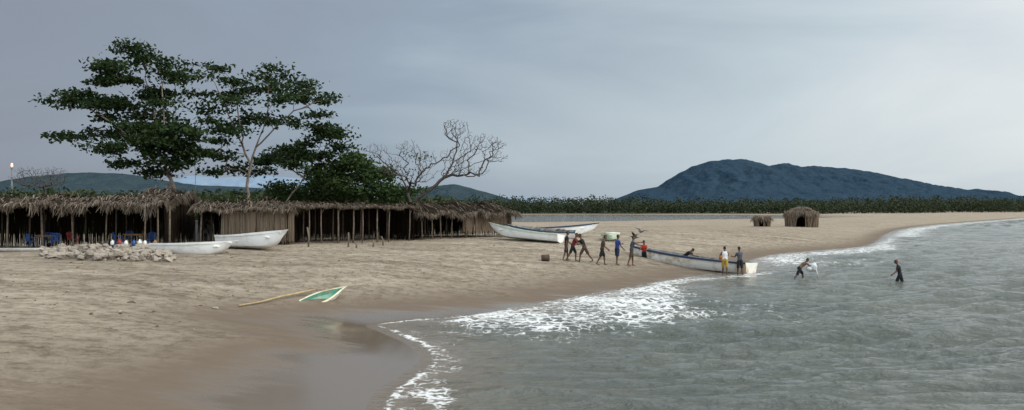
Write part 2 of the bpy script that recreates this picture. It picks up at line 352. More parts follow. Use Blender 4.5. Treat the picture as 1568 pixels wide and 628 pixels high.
# ------------------------------------------------------------ trees
bark=mat('pale_bark',(.26,.21,.165),(.12,.10,.08),scale=3,rough=.9,bump=.02)
barkG=mat('grey_bark',(.10,.08,.064),(.05,.041,.034),scale=3,rough=.9,bump=.02)
lf1=islmat('dark_leaves',[(.008,.018,.005),(.017,.033,.009),(.034,.058,.016),(.012,.025,.007)],trans=.18)
lf2=islmat('green_leaves',[(.016,.034,.009),(.034,.062,.016),(.055,.085,.026),(.022,.042,.013)],trans=.22)
def grow(name,trunk,attract,barkm,tip=.014,leaves=None,leafm=None,jit=.16,step=.55,expo=2.35,rmin=.0,wob=1.0,parent=None,core=0):
    pos=[];par=[];chains=[]; arrb=np.zeros((60000,3))
    def addn(p,pa):
        arrb[len(pos)]=tuple(p); pos.append(Vector(p)); par.append(pa); return len(pos)-1
    for ci,ch in enumerate(trunk):
        if ci==0: last=addn(ch[0],-1); st=1; ids=[last]
        else:
            j=min(range(len(pos)),key=lambda k:(pos[k]-Vector(ch[0])).length); last=j; st=1; ids=[j]
        for p in ch[st:]:
            a=pos[last].copy(); b=Vector(p); n=max(1,int((b-a).length/step))
            for k in range(1,n+1):
                q=a.lerp(b,k/n)+Vector([random.gauss(0,jit*.35) for _ in range(3)])*(1 if k<n else 0)
                last=addn(q,last); ids.append(last)
        chains.append(ids)
    base=pos[0]
    att=sorted(attract,key=lambda p:(p-base).length)
    for a in att:
        A=np.array(tuple(a)); arr=arrb[:len(pos)]; dv=A-arr; dist=np.sqrt((dv*dv).sum(1))
        cost=dist+np.maximum(0,-dv[:,2])*0.9+ (arr[:,2]<base.z+1.6)*6
        if core:
            cost=cost+core*np.sqrt(((arr-np.array(tuple(base)))**2).sum(1))
        j=int(cost.argmin()); p0=pos[j]; d=(a-p0); n=max(1,int(d.length/step)); ids=[j]; last=j
        pd=(pos[j]-pos[par[j]]).normalized() if par[j]>=0 else Vector((0,0,1))
        c1=p0+pd*d.length*.3
        for k in range(1,n+1):
            t=k/n; q=p0*(1-t)**2+c1*2*t*(1-t)+a*t*t
            if k<n: q=q+Vector([random.gauss(0,jit*wob) for _ in range(3)])*.6
            last=addn(q,last); ids.append(last)
        chains.append(ids)
    n=len(pos); acc=[0.0]*n
    for i in range(n-1,-1,-1):
        if acc[i]==0: acc[i]=tip**expo
        if par[i]>=0: acc[par[i]]+=acc[i]
    R=[max(rmin,a**(1/expo)) for a in acc]
    mbd=MB()
    for ids in chains:
        if len(ids)<2: continue
        rs=[R[i] for i in ids]; rs[0]=min(rs[0],rs[1]*1.25)
        if ids[0]==0: rs[0]=R[0]*1.35
        ns=8 if max(rs)>.1 else (5 if max(rs)>.03 else 3)
        mbd.tube([pos[i] for i in ids],rs,n=ns,cap=False)
    root=parent or empty(name,tuple(base))
    o=mbd.obj('trunk_and_branches',[barkm],smooth=True); o.parent=root; o.matrix_parent_inverse=Matrix.Translation(-base)
    if leaves is not None:
        V,q=leafq(*leaves); o=npmesh('foliage',V,q,[leafm]); o.parent=root; o.matrix_parent_inverse=Matrix.Translation(-base)
    return root
def clusters(cl,D,dy=2.2,dens=1.0,nleaf=105,ls=(.10,.23),spread=.5,fl=.33):
    subs=[];C=[];S=[]
    for (px,py,rx,ry) in cl:
        yo=random.uniform(-dy,dy); s=D/F
        k=max(3,int(rx*ry/50*dens))
        for _ in range(k):
            while True:
                a=Vector([random.uniform(-1,1) for _ in range(3)])
                if .2<a.length<1: break
            p=at(px+a.x*rx*.98,py-a.z*ry*.85,D)+Vector((0,yo+a.y*rx*s*.9,0)); subs.append(p)
            n=int(nleaf*random.uniform(.5,1.3)); r=spread*random.uniform(.7,1.3)
            c=rng.normal(size=(n,3))*np.array([r,r,r*fl])+np.array(tuple(p)); C.append(c); S.append(rng.uniform(*ls,n))
    return subs,(np.concatenate(C),np.concatenate(S),.5,.35)
D1=58.0
t1=[(226,88,38,12),(208,80,22,8),(262,98,20,10),(205,112,36,11),(250,116,30,11),(188,128,34,11),(140,146,44,12),(100,155,28,8),(165,165,42,9),(228,140,38,13),(250,160,26,10),(210,172,44,10),(122,203,22,9),(118,212,18,6),(165,200,36,10),(215,200,50,14),(275,196,38,14),(300,208,26,15),(178,228,30,9),(232,228,52,16),(290,232,34,14),(212,252,26,9),(262,252,38,11),(240,266,22,6),(150,178,20,6),(300,182,20,7),(255,215,46,12)]
def A(px,py,dy=0,D=D1): 
    v=at(px,py,D); v.y+=dy; return v
b1=A(292,0); b1.z=hz(b1.x,b1.y)-.1
subs,lv=clusters(t1,D1,dens=.95,nleaf=90)
tree=grow('acacia_tree',[[b1,A(276,318),A(268,295),A(258,268),A(247,235,.5),A(238,200,.8),A(228,160,.5),A(222,120,0),A(224,92,0)],
  [A(258,268),A(228,235,-1),A(195,200,-1),A(160,178,-.6),A(120,155,0)],
  [A(292,335),A(290,300,1),A(291,262,1),A(286,230,1.4),A(282,205,1.6)],
  [A(247,235),A(262,200,-1),A(258,150,-1),A(255,110,-.5)]],subs,bark,leaves=lv,leafm=lf1,tip=.021)
D2=61.0
t2=[(318,100,20,6),(305,116,26,8),(295,140,24,8),(340,118,30,9),(345,140,36,9),(402,112,34,9),(428,106,16,6),(385,132,34,9),(425,130,34,9),(455,128,18,7),(470,148,38,9),(505,155,20,6),(365,160,40,8),(430,158,42,9),(320,164,30,8),(478,172,24,7),(400,182,42,8),(350,186,34,7),(445,190,26,7),(330,196,18,6),(385,208,28,6),(345,236,28,13),(365,258,38,13),(330,262,18,9),(345,218,16,6)]
g2=hz(at(378,0,D2).x,D2); b2=A(378,0,0,D2); b2.z=g2-.1
subs,lv=clusters(t2,D2,dens=.88,nleaf=72,fl=.3)
grow('acacia_tree',[[b2,A(380,310,0,D2),A(378,285,0,D2),A(384,255,0,D2),A(392,225,0,D2),A(404,195,0,D2),A(412,160,0,D2),A(410,125,0,D2)],
 [A(384,255,0,D2),A(366,225,1,D2),A(350,195,1,D2),A(338,160,1,D2),A(322,125,1,D2)],
 [A(392,225,0,D2),A(425,200,-1,D2),A(455,172,-1,D2),A(490,158,-1,D2)],
 [A(366,225,1,D2),A(374,190,-1,D2),A(368,150,-1,D2)]],subs,bark,leaves=lv,leafm=lf1,tip=.023)
D3=64.0
t3=[(500,204,30,8),(522,206,16,6),(486,220,22,8),(492,196,14,5),(430,236,34,13),(408,244,22,10),(460,240,28,10),(492,238,22,8),(520,224,14,5),(452,254,26,8),(440,228,20,6)]
b3=A(425,0,0,D3); b3.z=hz(b3.x,b3.y)-.1
subs,lv=clusters(t3,D3,dens=1.1)
grow('acacia_tree',[[b3,A(432,318,0,D3),A(448,295,0,D3),A(466,272,0,D3),A(480,245,0,D3),A(492,215,0,D3)],[A(466,272,0,D3),A(440,255,0,D3),A(425,240,0,D3)]],subs,bark,leaves=lv,leafm=lf1,tip=.019)
D4=67.0
t4=[(545,250,34,14),(515,262,34,14),(568,268,34,16),(480,280,40,16),(535,284,50,18),(590,290,28,14),(440,292,30,14),(500,300,50,14),(560,302,50,14),(605,305,20,10),(430,305,30,9),(545,240,16,7),(625,298,22,12)]
b4=A(530,0,0,D4); b4.z=hz(b4.x,b4.y)-.1
subs,lv=clusters(t4,D4,dens=1.2,nleaf=115,ls=(.10,.22),fl=.4)
grow('leafy_bush_tree',[[b4,A(528,320,0,D4),A(530,290,0,D4),A(540,262,0,D4)],[A(528,320,0,D4),A(490,300,0,D4),A(470,285,0,D4)]],subs,bark,leaves=lv,leafm=lf2,tip=.014)
def barepts(cl,D,n):
    out=[]
    tot=sum(c[2]*c[3] for c in cl)
    for (px,py,rx,ry) in cl:
        for _ in range(int(n*rx*ry/tot)):
            while True:
                a=Vector([random.uniform(-1,1) for _ in range(3)])
                if a.length<1: break
            out.append(at(px+a.x*rx,py-a.z*ry,D)+Vector((0,a.y*rx*D/F*.8,0)))
    return out
D5=63.0
b5=A(630,0,0,D5); b5.z=hz(b5.x,b5.y)-.1
cl=[(700,200,26,18),(740,220,34,16),(700,240,28,18),(758,240,22,10),(725,262,26,10),(690,262,22,10),(625,228,20,16),(600,252,26,18),(652,245,20,16),(575,230,20,12),(640,270,26,12),(688,190,14,9),(765,222,14,8)]
bt=grow('bare_tree',[[b5,A(628,345,0,D5),A(630,320,0,D5),A(640,303,0,D5),A(662,288,0,D5),A(680,272,0,D5),A(692,252,0,D5),A(698,232,.5,D5),A(700,208,.5,D5)],
 [A(630,320,0,D5),A(622,295,1,D5),A(612,270,1,D5),A(600,250,1,D5)],[A(622,295,1,D5),A(635,265,-1,D5),A(645,248,-1,D5)],
 [A(680,272,0,D5),A(710,260,-1,D5),A(745,246,-1,D5)],[A(692,252,0,D5),A(715,232,1,D5),A(740,214,1,D5)],[A(612,270,1,D5),A(592,252,0,D5),A(576,238,0,D5)]],
 barepts(cl,D5,1500),barkG,tip=.0115,jit=.11,step=.32,expo=2.35,core=.28,
 leaves=clusters([(612,262,20,10),(640,240,14,8),(596,280,20,8),(650,290,12,6)],D5,dens=.7,nleaf=26,ls=(.06,.13))[1],leafm=lf1)
for (px,D,cl) in [(70,80,[(60,272,45,16),(85,264,24,10),(40,262,20,8)])]:
    b=A(px,0,0,D); b.z=1.5
    grow('bare_tree',[[b,A(px,305,0,D),A(px-3,285,0,D)]],barepts(cl,D,420),barkG,tip=.013,step=.4,jit=.1,expo=2.35,core=.3)
# ------------------------------------------------------------ thatched huts
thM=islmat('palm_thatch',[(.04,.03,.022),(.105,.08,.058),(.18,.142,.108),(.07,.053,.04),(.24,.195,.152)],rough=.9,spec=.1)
thD=islmat('interior_shade_thatch',[(.010,.007,.005),(.018,.013,.009),(.028,.021,.015)],rough=.95,spec=.05)  # near-black thatch copy, hut interior shade painted into walls and underlay
reedM=islmat('reed_wall',[(.11,.08,.056),(.18,.135,.095),(.25,.19,.135),(.14,.105,.073)],rough=.9,spec=.1)
poleM=mat('weathered_pole',(.10,.075,.055),(.19,.15,.115),scale=5,rough=.9)
def strips(P,Dn,Ln,W,nrm,bend=.0):
    P=np.array(P);Dn=np.array(Dn);n=len(P); Dn/=np.linalg.norm(Dn,axis=1)[:,None]
    s=np.cross(Dn,np.array(nrm)); s/=np.linalg.norm(s,axis=1)[:,None]+1e-9
    Ln=np.array(Ln)[:,None];W=np.array(W)[:,None]
    mid=P+Dn*Ln*.5; end=P+Dn*Ln+np.array([0,0,-1])*Ln*bend
    V=np.stack([P-s*W,P+s*W,mid+s*W*.9,end+s*W*.3,end-s*W*.3,mid-s*W*.9],1).reshape(-1,3)
    o=np.arange(n)[:,None]*6
    return V,np.concatenate([o+np.array([[0,1,2,5]]),o+np.array([[5,2,3,4]])])
def hut(name,A_,B_,depth,hf,hb,posts,ridge_h=None,walls=('back','left','right'),panels=(),over=.5,seed=0,fr=(.25,.65),dens=1.0,zoff=0,postr=.05,sag=.06,tufts=0,ends=.35):
    R=random.Random(seed); A_=Vector(A_);B_=Vector(B_); g0=hz(A_.x,A_.y); g1=hz(B_.x,B_.y)
    u=(B_-A_); u.z=0; Lh=u.length; u.normalize(); v=Vector((-u.y,u.x,0))
    if v.y<0: v=-v
    def P(a,d,z): 
        p=A_+u*a+v*d; return Vector((p.x,p.y,g0+(g1-g0)*a/Lh+z+zoff))
    root=empty(name,(A_.x,A_.y,g0))
    def fin(o): o.parent=root; o.matrix_parent_inverse=Matrix.Translation(-root.location)
    rh=ridge_h; dr=depth*.45
    def roofz(a,d):
        w=sag*math.sin(a*1.7+seed)+sag*.6*math.sin(a*4.1+2*seed)
        if rh: 
            return (hf+(rh-hf)*(d/dr) if d<dr else rh+(hb-rh)*(d-dr)/(depth-dr))+w
        return hf+(hb-hf)*d/depth+w
    m_=MB()
    for a in posts:
        lx=R.uniform(-.12,.12); r=postr*R.uniform(.75,1.2)
        m_.tube([P(a,.1,-.3),P(a+lx*.6,.1+R.uniform(-.05,.05),hf*.5),P(a+lx,.1,roofz(a,0)-.05)],[r*1.15,r,r*.85],n=7)
        if R.random()<.5:
            m_.tube([P(a+lx,.1,hf*.8),P(a+lx+R.choice([-.35,.35]),.1,roofz(a,0))],[r*.6,r*.5],n=6)
    for a in np.arange(.2,Lh,2.4):
        m_.tube([P(a,depth-.15,-.2),P(a,depth-.15,hb)],[postr]*2,n=6)
        m_.tube([P(a,depth*.5,-.2),P(a+.05,depth*.5,roofz(a,depth*.5)-.05)],[postr]*2,n=6)
    k=12
    for d in (.05,depth*.5,depth-.15):
        m_.tube([P(Lh*i/k,d,roofz(Lh*i/k,d)-.08) for i in range(k+1)],[.05]*(k+1),n=6)
    for a in np.arange(0,Lh,.7):
        m_.tube([P(a,-over*.6,roofz(a,0)-.04),P(a,dr,roofz(a,dr)-.04),P(a,depth,roofz(a,depth)-.04)],[.028]*3,n=5)
    fin(m_.obj('poles',[poleM],smooth=True))
    m_=MB(); ns=int(Lh/.3)+1; ds=[-over*.7,dr,depth+.3]; vs=[];fs=[]
    for i in range(ns+1):
        a=-.25*ends/.35+(Lh+.5*ends/.35)*i/ns
        for d in ds: vs.append(P(a,d,roofz(a,max(d,0))+.01+R.uniform(-.02,.02)))
    for i in range(ns):
        for j in range(2): fs.append((i*3+j,(i+1)*3+j,(i+1)*3+j+1,i*3+j+1))
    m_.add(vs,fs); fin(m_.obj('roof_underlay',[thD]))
    Pn=[];Dn=[];Ln=[];W=[]
    n=int(Lh*(depth+over)*34*dens)
    for _ in range(n):
        a=R.uniform(-ends,Lh+ends); d=R.uniform(-over,depth+.2)
        z=roofz(a,max(d,0))+R.uniform(.03,.16)
        if rh and d>dr: dirv=v*1+Vector((0,0,(hb-rh)/(depth-dr)))
        elif rh: dirv=-v-Vector((0,0,(rh-hf)/dr))
        else: dirv=-v+Vector((0,0,-(hb-hf)/depth))
        dirv=dirv+u*R.gauss(0,.35)+Vector((0,0,R.gauss(.03,.09)))
        p=P(a,d,0); p.z=P(a,0,0).z+z
        Pn.append(tuple(p));Dn.append(tuple(dirv));Ln.append(R.uniform(.35,.95));W.append(R.uniform(.012,.035))
    for _ in range(tufts):
        a=R.uniform(0,Lh); p=P(a,dr,roofz(a,dr)+.05)
        for _ in range(5): Pn.append(tuple(p));Dn.append((R.gauss(0,.8),R.gauss(0,.5),R.uniform(-.1,.7)));Ln.append(R.uniform(.25,.6));W.append(R.uniform(.012,.03))
    V1,q1=strips(Pn,Dn,Ln,W,(0,0.2,1),.12)
    Pn=[];Dn=[];Ln=[];W=[]
    n=int(Lh*95*dens)
    for _ in range(n):
        a=R.uniform(-ends,Lh+ends); d=R.uniform(-over*1.15,-over*.3)
        p=P(a,d,roofz(a,0)+R.uniform(-.02,.10)); dirv=Vector((R.gauss(0,.3),-.15-R.random()*.3,-1))
        L_=R.uniform(*fr)*(.65+.3*math.sin(a*2.3+seed)*math.sin(a*.9+2)+.25*math.sin(a*5.1))
        Pn.append(tuple(p));Dn.append(tuple(dirv));Ln.append(max(.12,L_));W.append(R.uniform(.012,.035))
    for _ in range(int(depth*40*dens)):
        for a in (-ends,Lh+ends):
            d=R.uniform(-over,depth); p=P(a,d,roofz(a,max(d,0))+R.uniform(-.02,.08)); Pn.append(tuple(p)); Dn.append((R.gauss(0,.3)+(-.2 if a<0 else .2),R.gauss(0,.3),-1)); Ln.append(R.uniform(.2,.6)); W.append(R.uniform(.012,.035))
    V2,q2=strips(Pn,Dn,Ln,W,(0,1,0.1),0)
    V=np.concatenate([V1,V2]); q=np.concatenate([q1,q2+len(V1)])
    fin(npmesh('thatch_roof',V,q,[thM]))
    def wall(a0,d0,a1,d1,z0,ztop,nm,matl,dn=30,gap=.0,w=.028):
        Pn=[];Dn=[];Ln=[];W=[]
        l=math.hypot(a1-a0,d1-d0); 
        nn=int(l*dn)
        for i in range(nn):
            if R.random()<gap: continue
            t=(i+R.random())/nn; a=a0+(a1-a0)*t; d=d0+(d1-d0)*t
            zt=ztop if ztop else roofz(a,d)-.02
            hh=zt-z0
            Pn.append(tuple(P(a,d+R.uniform(-.03,.03),zt+R.uniform(-.03,.03)))); Dn.append((R.gauss(0,.035),R.gauss(0,.02),-1)); Ln.append(hh*R.uniform(.9,1.05)); W.append(w*R.uniform(.6,1.3))
        nrm=(v.x,v.y,0) if abs(a1-a0)>abs(d1-d0) else (u.x,u.y,0)
        V,q=strips(Pn,Dn,Ln,W,nrm,0); fin(npmesh(nm,V,q,[matl]))
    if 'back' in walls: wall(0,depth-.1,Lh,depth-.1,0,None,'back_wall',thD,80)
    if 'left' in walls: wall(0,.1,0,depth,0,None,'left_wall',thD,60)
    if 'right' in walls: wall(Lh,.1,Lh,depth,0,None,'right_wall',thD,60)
    for (a0,a1,z0,zt,d) in panels: wall(a0,d,a1,d,z0,zt,'reed_panel',reedM,60,.0,.022)
    return root,P
def G(px,py): p=gp(px,py); return p
pA=G(-60,385); pB=G(250,380)
Lh=(pB-pA).xy.length
h1,P1=hut('thatched_beach_hut',pA,pB,5.0,2.6,2.85,[.3,2.3,4.2,5.8,7.5,9.6,11.0,Lh-.3],ridge_h=3.05,over=.7,seed=1,fr=(.3,.95),sag=.07,tufts=40)
pA=G(205,376); pB=G(252,376)
hut('thatched_beach_hut',(pA.x,pA.y+1.9,pA.z),(pB.x+.2,pB.y+1.9,pB.z),3.0,3.0,2.8,[.2,1.9],ridge_h=3.45,over=.5,seed=8,fr=(.3,.8),sag=.1,tufts=25,walls=('back','right'))
pA=G(303,376); pB=G(441,375)
h2,P2=hut('thatched_beach_hut',pA,pB,4.0,2.25,2.5,[.1,1.4,2.6,4,5.2],panels=((1.4,5.9,.15,2.1,.12),),seed=2,fr=(.12,.3),over=.35,ridge_h=2.75,tufts=22)
pA=G(441,375); pB=G(634,369)
Lh=(pB-pA).xy.length
h3,P3=hut('thatched_beach_hut',pA,pB,4.5,2.45,2.4,[.2,1.6,2.6,3.9,5.1,5.9,7.2,8.2,Lh-.4],seed=3,fr=(.12,.28),over=.3,ridge_h=2.62,sag=.04,tufts=10)
pA=G(645,368); pB=G(784,362)
Lh=(pB-pA).xy.length
h4,P4=hut('thatched_beach_hut',pA,pB,4.5,2.0,2.2,[.2,1.3,2.2,3.4,5.0,6.2,Lh-.2],seed=4,fr=(.25,.7),over=.6,ridge_h=2.7,sag=.14,panels=((4.9,Lh,.4,1.8,.3),),tufts=50)
tk=G(272,372); s=MB(); s.box((tk.x,tk.y+4,tk.z+.6),(1.5,1.3,1.5)); s.box((tk.x,tk.y+4,tk.z+1.38),(1.62,1.42,.08)); s.tube([(tk.x+.3,tk.y+4,tk.z+1.42),(tk.x+.3,tk.y+4,tk.z+1.5)],[.28,.26],n=12); s.obj('concrete_water_tank',[mat('grey_concrete',(.14,.14,.135),(.08,.08,.078),scale=2,rough=.9)])
# haystack-like brushwood shelters on the spit: ring of leaning sticks under a shaggy dome
def shelter(px0,px1,py,topy,seed,flat=False):
    R=random.Random(seed); c=G((px0+px1)/2,py); sc=c.y/F; rx=(px1-px0)/2*sc*.82; ry=rx*.75; h=(py-topy)*sc; c.y+=ry; c.z=hz(c.x,c.y)
    root=empty('brushwood_shelter',tuple(c))
    def fin(o): o.parent=root; o.matrix_parent_inverse=Matrix.Translation(-c)
    hw=h*(.88 if flat else .66)
    s=MB(); vs=[];fs=[];n=20
    prof=[(.90,-.2),(.96,hw*.5),(1.0,hw),(.72,h*.86),(.35,h*.95),(.02,h*.98)]
    for r,z in prof:
        for j in range(n):
            a=2*math.pi*j/n; vs.append(c+Vector((rx*r*math.cos(a)*.96,ry*r*math.sin(a)*.96,z)))
    for i in range(len(prof)-1):
        for j in range(n):
            if i<2 and 13<=j<=14: continue   # doorway
            j2=(j+1)%n; fs.append((i*n+j,i*n+j2,(i+1)*n+j2,(i+1)*n+j))
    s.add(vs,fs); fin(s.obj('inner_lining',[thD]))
    s=MB()
    for i in range(int(70*rx)):
        a=R.uniform(0,2*math.pi); k=(a/(2*math.pi)*n)%n
        if 13.1<k<14.9: continue
        r=R.uniform(.92,1.02); l=R.gauss(0,.12)
        p0=c+Vector((rx*r*math.cos(a),ry*r*math.sin(a),-.15)); p1=c+Vector((rx*1.06*math.cos(a+l),ry*1.06*math.sin(a+l),hw*R.uniform(.85,1.25)))
        s.tube([p0,p1],[.05,.035],n=4)
    fin(s.obj('stick_wall',[reedM]))
    Pn=[];Dn=[];Ln=[];W=[]
    for i in range(int(420*rx)):
        a=R.uniform(0,2*math.pi); r=math.sqrt(R.random())
        z=h*.98-(h*.98-hw)*r**2+R.uniform(0,.12)
        p=c+Vector((rx*1.02*r*math.cos(a),ry*1.02*r*math.sin(a),z)); Pn.append(tuple(p))
        Dn.append((math.cos(a)+R.gauss(0,.35),math.sin(a)+R.gauss(0,.35),-.25-1.0*r+R.gauss(0,.25))); Ln.append(R.uniform(.4,1.1)); W.append(R.uniform(.02,.05))
    V,q=strips(Pn,Dn,Ln,W,(0.2,-.6,1),.15); fin(npmesh('thatch',V,q,[thM]))
shelter(1155,1185,347,331,5,flat=True)
shelter(1204,1264,348,317,6)
# ------------------------------------------------------------ rocks, stakes, litter
rockM=mat('pale_rock',(.36,.31,.25),(.2,.17,.14),scale=3,rough=.9,bump=.03)
mb_=MB()
for i in range(300):
    t=random.random(); px=60+205*t; py=random.uniform(384,400)-(.5-t)*4 if random.random()<.8 else random.uniform(376,390)
    p=G(px,py); hgt=random.uniform(0,.35)*(1 if 90<px<250 else .3)
    r=random.uniform(.08,.24); mb_.blob((p.x,p.y,p.z+hgt*.8+r*.3),(r*random.uniform(.8,1.4),r,r*random.uniform(.5,.85)),seed=i,amp=.32,nu=6,nv=4,M=Matrix.Rotation(random.uniform(0,3),3,'Z')@Matrix.Rotation(random.uniform(-.6,.6),3,'X'))
mb_.obj('rock_pile',[rockM])
mb_=MB()
for i in range(1100):
    px=random.uniform(-20,980); py=random.triangular(370,480,390)
    D=(H-1.45)*F/(py-HY); x=(px-784)*D/F; z=hz(x,D)
    if sdf(land,np.array([x]),np.array([D]))[0]<6: continue
    r=random.uniform(.008,.028)*(2.2 if random.random()<.05 else 1); mb_.blob((x,D,z+r*.4),(r*random.uniform(1,3.5),r,r*.7),seed=i,nu=5,nv=3,M=Matrix.Rotation(random.uniform(0,3),3,'Z'))
mb_.obj('beach_litter',[islmat('litter',[(.06,.045,.03),(.14,.10,.07),(.45,.42,.38),(.10,.07,.05),(.2,.15,.1)],.9)])
for (px,py,h) in [(472,378,1.2),(545,380,.35),(571,378,.45),(586,376,.6),(533,378,.9)]:
    p=G(px,py); s=MB(); s.tube([p+Vector((0,0,-.2)),p+Vector((.04,0,h*.5)),p+Vector((random.uniform(-.1,.1),0,h))],[.06,.055,.05],n=7); s.obj('wooden_stake',[poleM],smooth=True)
s=MB(); pa=G(-40,386);pb=G(135,386); pa.z+=.12;pb.z+=.1; s.tube([pa,pa.lerp(pb,.5),pb],[.11,.12,.1],n=8); s.obj('driftwood_log',[mat('bleached_log',(.45,.41,.36),(.33,.29,.25),rough=.9)],smooth=True)
# ------------------------------------------------------------ furniture in hut
blueP=mat('blue_plastic',(.02,.07,.24),(.03,.09,.28),rough=.35); redP=mat('red_plastic',(.3,.035,.03),rough=.4); whiteP=mat('white_plastic',(.7,.7,.68),(.55,.55,.53),rough=.4)
def chair(p,rot,m_):
    s=MB(); R=Matrix.Rotation(rot,3,'Z')
    def T(x,y,z): return R@Vector((x,y,z))+p
    for sx in(-1,1):
        s.tube([T(sx*.23,-.22,0),T(sx*.2,-.19,.43),T(sx*.23,-.2,.65)],[.022,.02,.018],n=6)
        s.tube([T(sx*.23,.26,0),T(sx*.2,.2,.43),T(sx*.21,.28,.85)],[.022,.02,.02],n=6)
        s.tube([T(sx*.23,-.22,.65),T(sx*.23,.24,.67)],[.025,.022],n=6)
    s.box(T(0,0,.44),(.42,.42,.03),rot)
    for i in range(5): s.tube([T(-.16+.08*i,.21,.46),T(-.16+.08*i,.28,.84)],[.024,.024],n=6)
    s.tube([T(-.21,.28,.84),T(0,.29,.89),T(.21,.28,.84)],[.03,.03,.03],n=6)
    s.obj('plastic_chair',[m_],smooth=False)
woodM=mat('table_wood',(.30,.17,.08),(.2,.11,.05),rough=.6)
def table(p,rot):
    s=MB(); R=Matrix.Rotation(rot,3,'Z'); s.box(p+Vector((0,0,.74)),(1.2,.8,.04),rot); s.box(p+Vector((0,0,.69)),(1.05,.65,.06),rot)
    for a in(-1,1):
        for b_ in(-1,1): s.tube([p+R@Vector((a*.5,b_*.32,0)),p+R@Vector((a*.5,b_*.32,.7))],[.03,.035],n=6)
    s.obj('wooden_table',[woodM])
def onhut(Pf,a,d): 
    q=Pf(a,d,0); q.z=hz(q.x,q.y); return q
for a,d,r,mm_ in [(3.3,1.0,2.5,blueP),(4.6,.9,-2.6,blueP),(3.7,2.3,.3,blueP),(7.9,1.2,2.2,blueP),(9.7,1.2,-2.3,blueP),(5.3,1.6,1.2,redP),(8.2,2.4,.4,blueP)]:
    chair(onhut(P1,a,d),r,mm_)
table(onhut(P1,4.0,1.5),.1); table(onhut(P1,8.8,1.5),-.1)
def jug(p,h,m_,nm='plastic_jug'):
    s=MB(); s.tube([p,p+Vector((0,0,h*.05)),p+Vector((0,0,h*.65)),p+Vector((0,0,h*.82)),p+Vector((0,0,h*.86)),p+Vector((0,0,h))],[h*.3,h*.33,h*.33,h*.14,h*.1,h*.1],n=10)
    s.tube([p+Vector((h*.12,0,h*.9)),p+Vector((h*.33,0,h*.85)),p+Vector((h*.32,0,h*.6))],[h*.035]*3,n=5); s.obj(nm,[m_],smooth=True)
for px,py,h,m_ in [(172,378,.3,whiteP),(183,378,.36,redP),(193,379,.32,whiteP),(205,378,.3,blueP),(214,379,.36,whiteP),(222,378,.28,whiteP),(238,378,.3,woodM)]:
    jug(G(px,py+5)+Vector((0,0,.28)),h,m_)
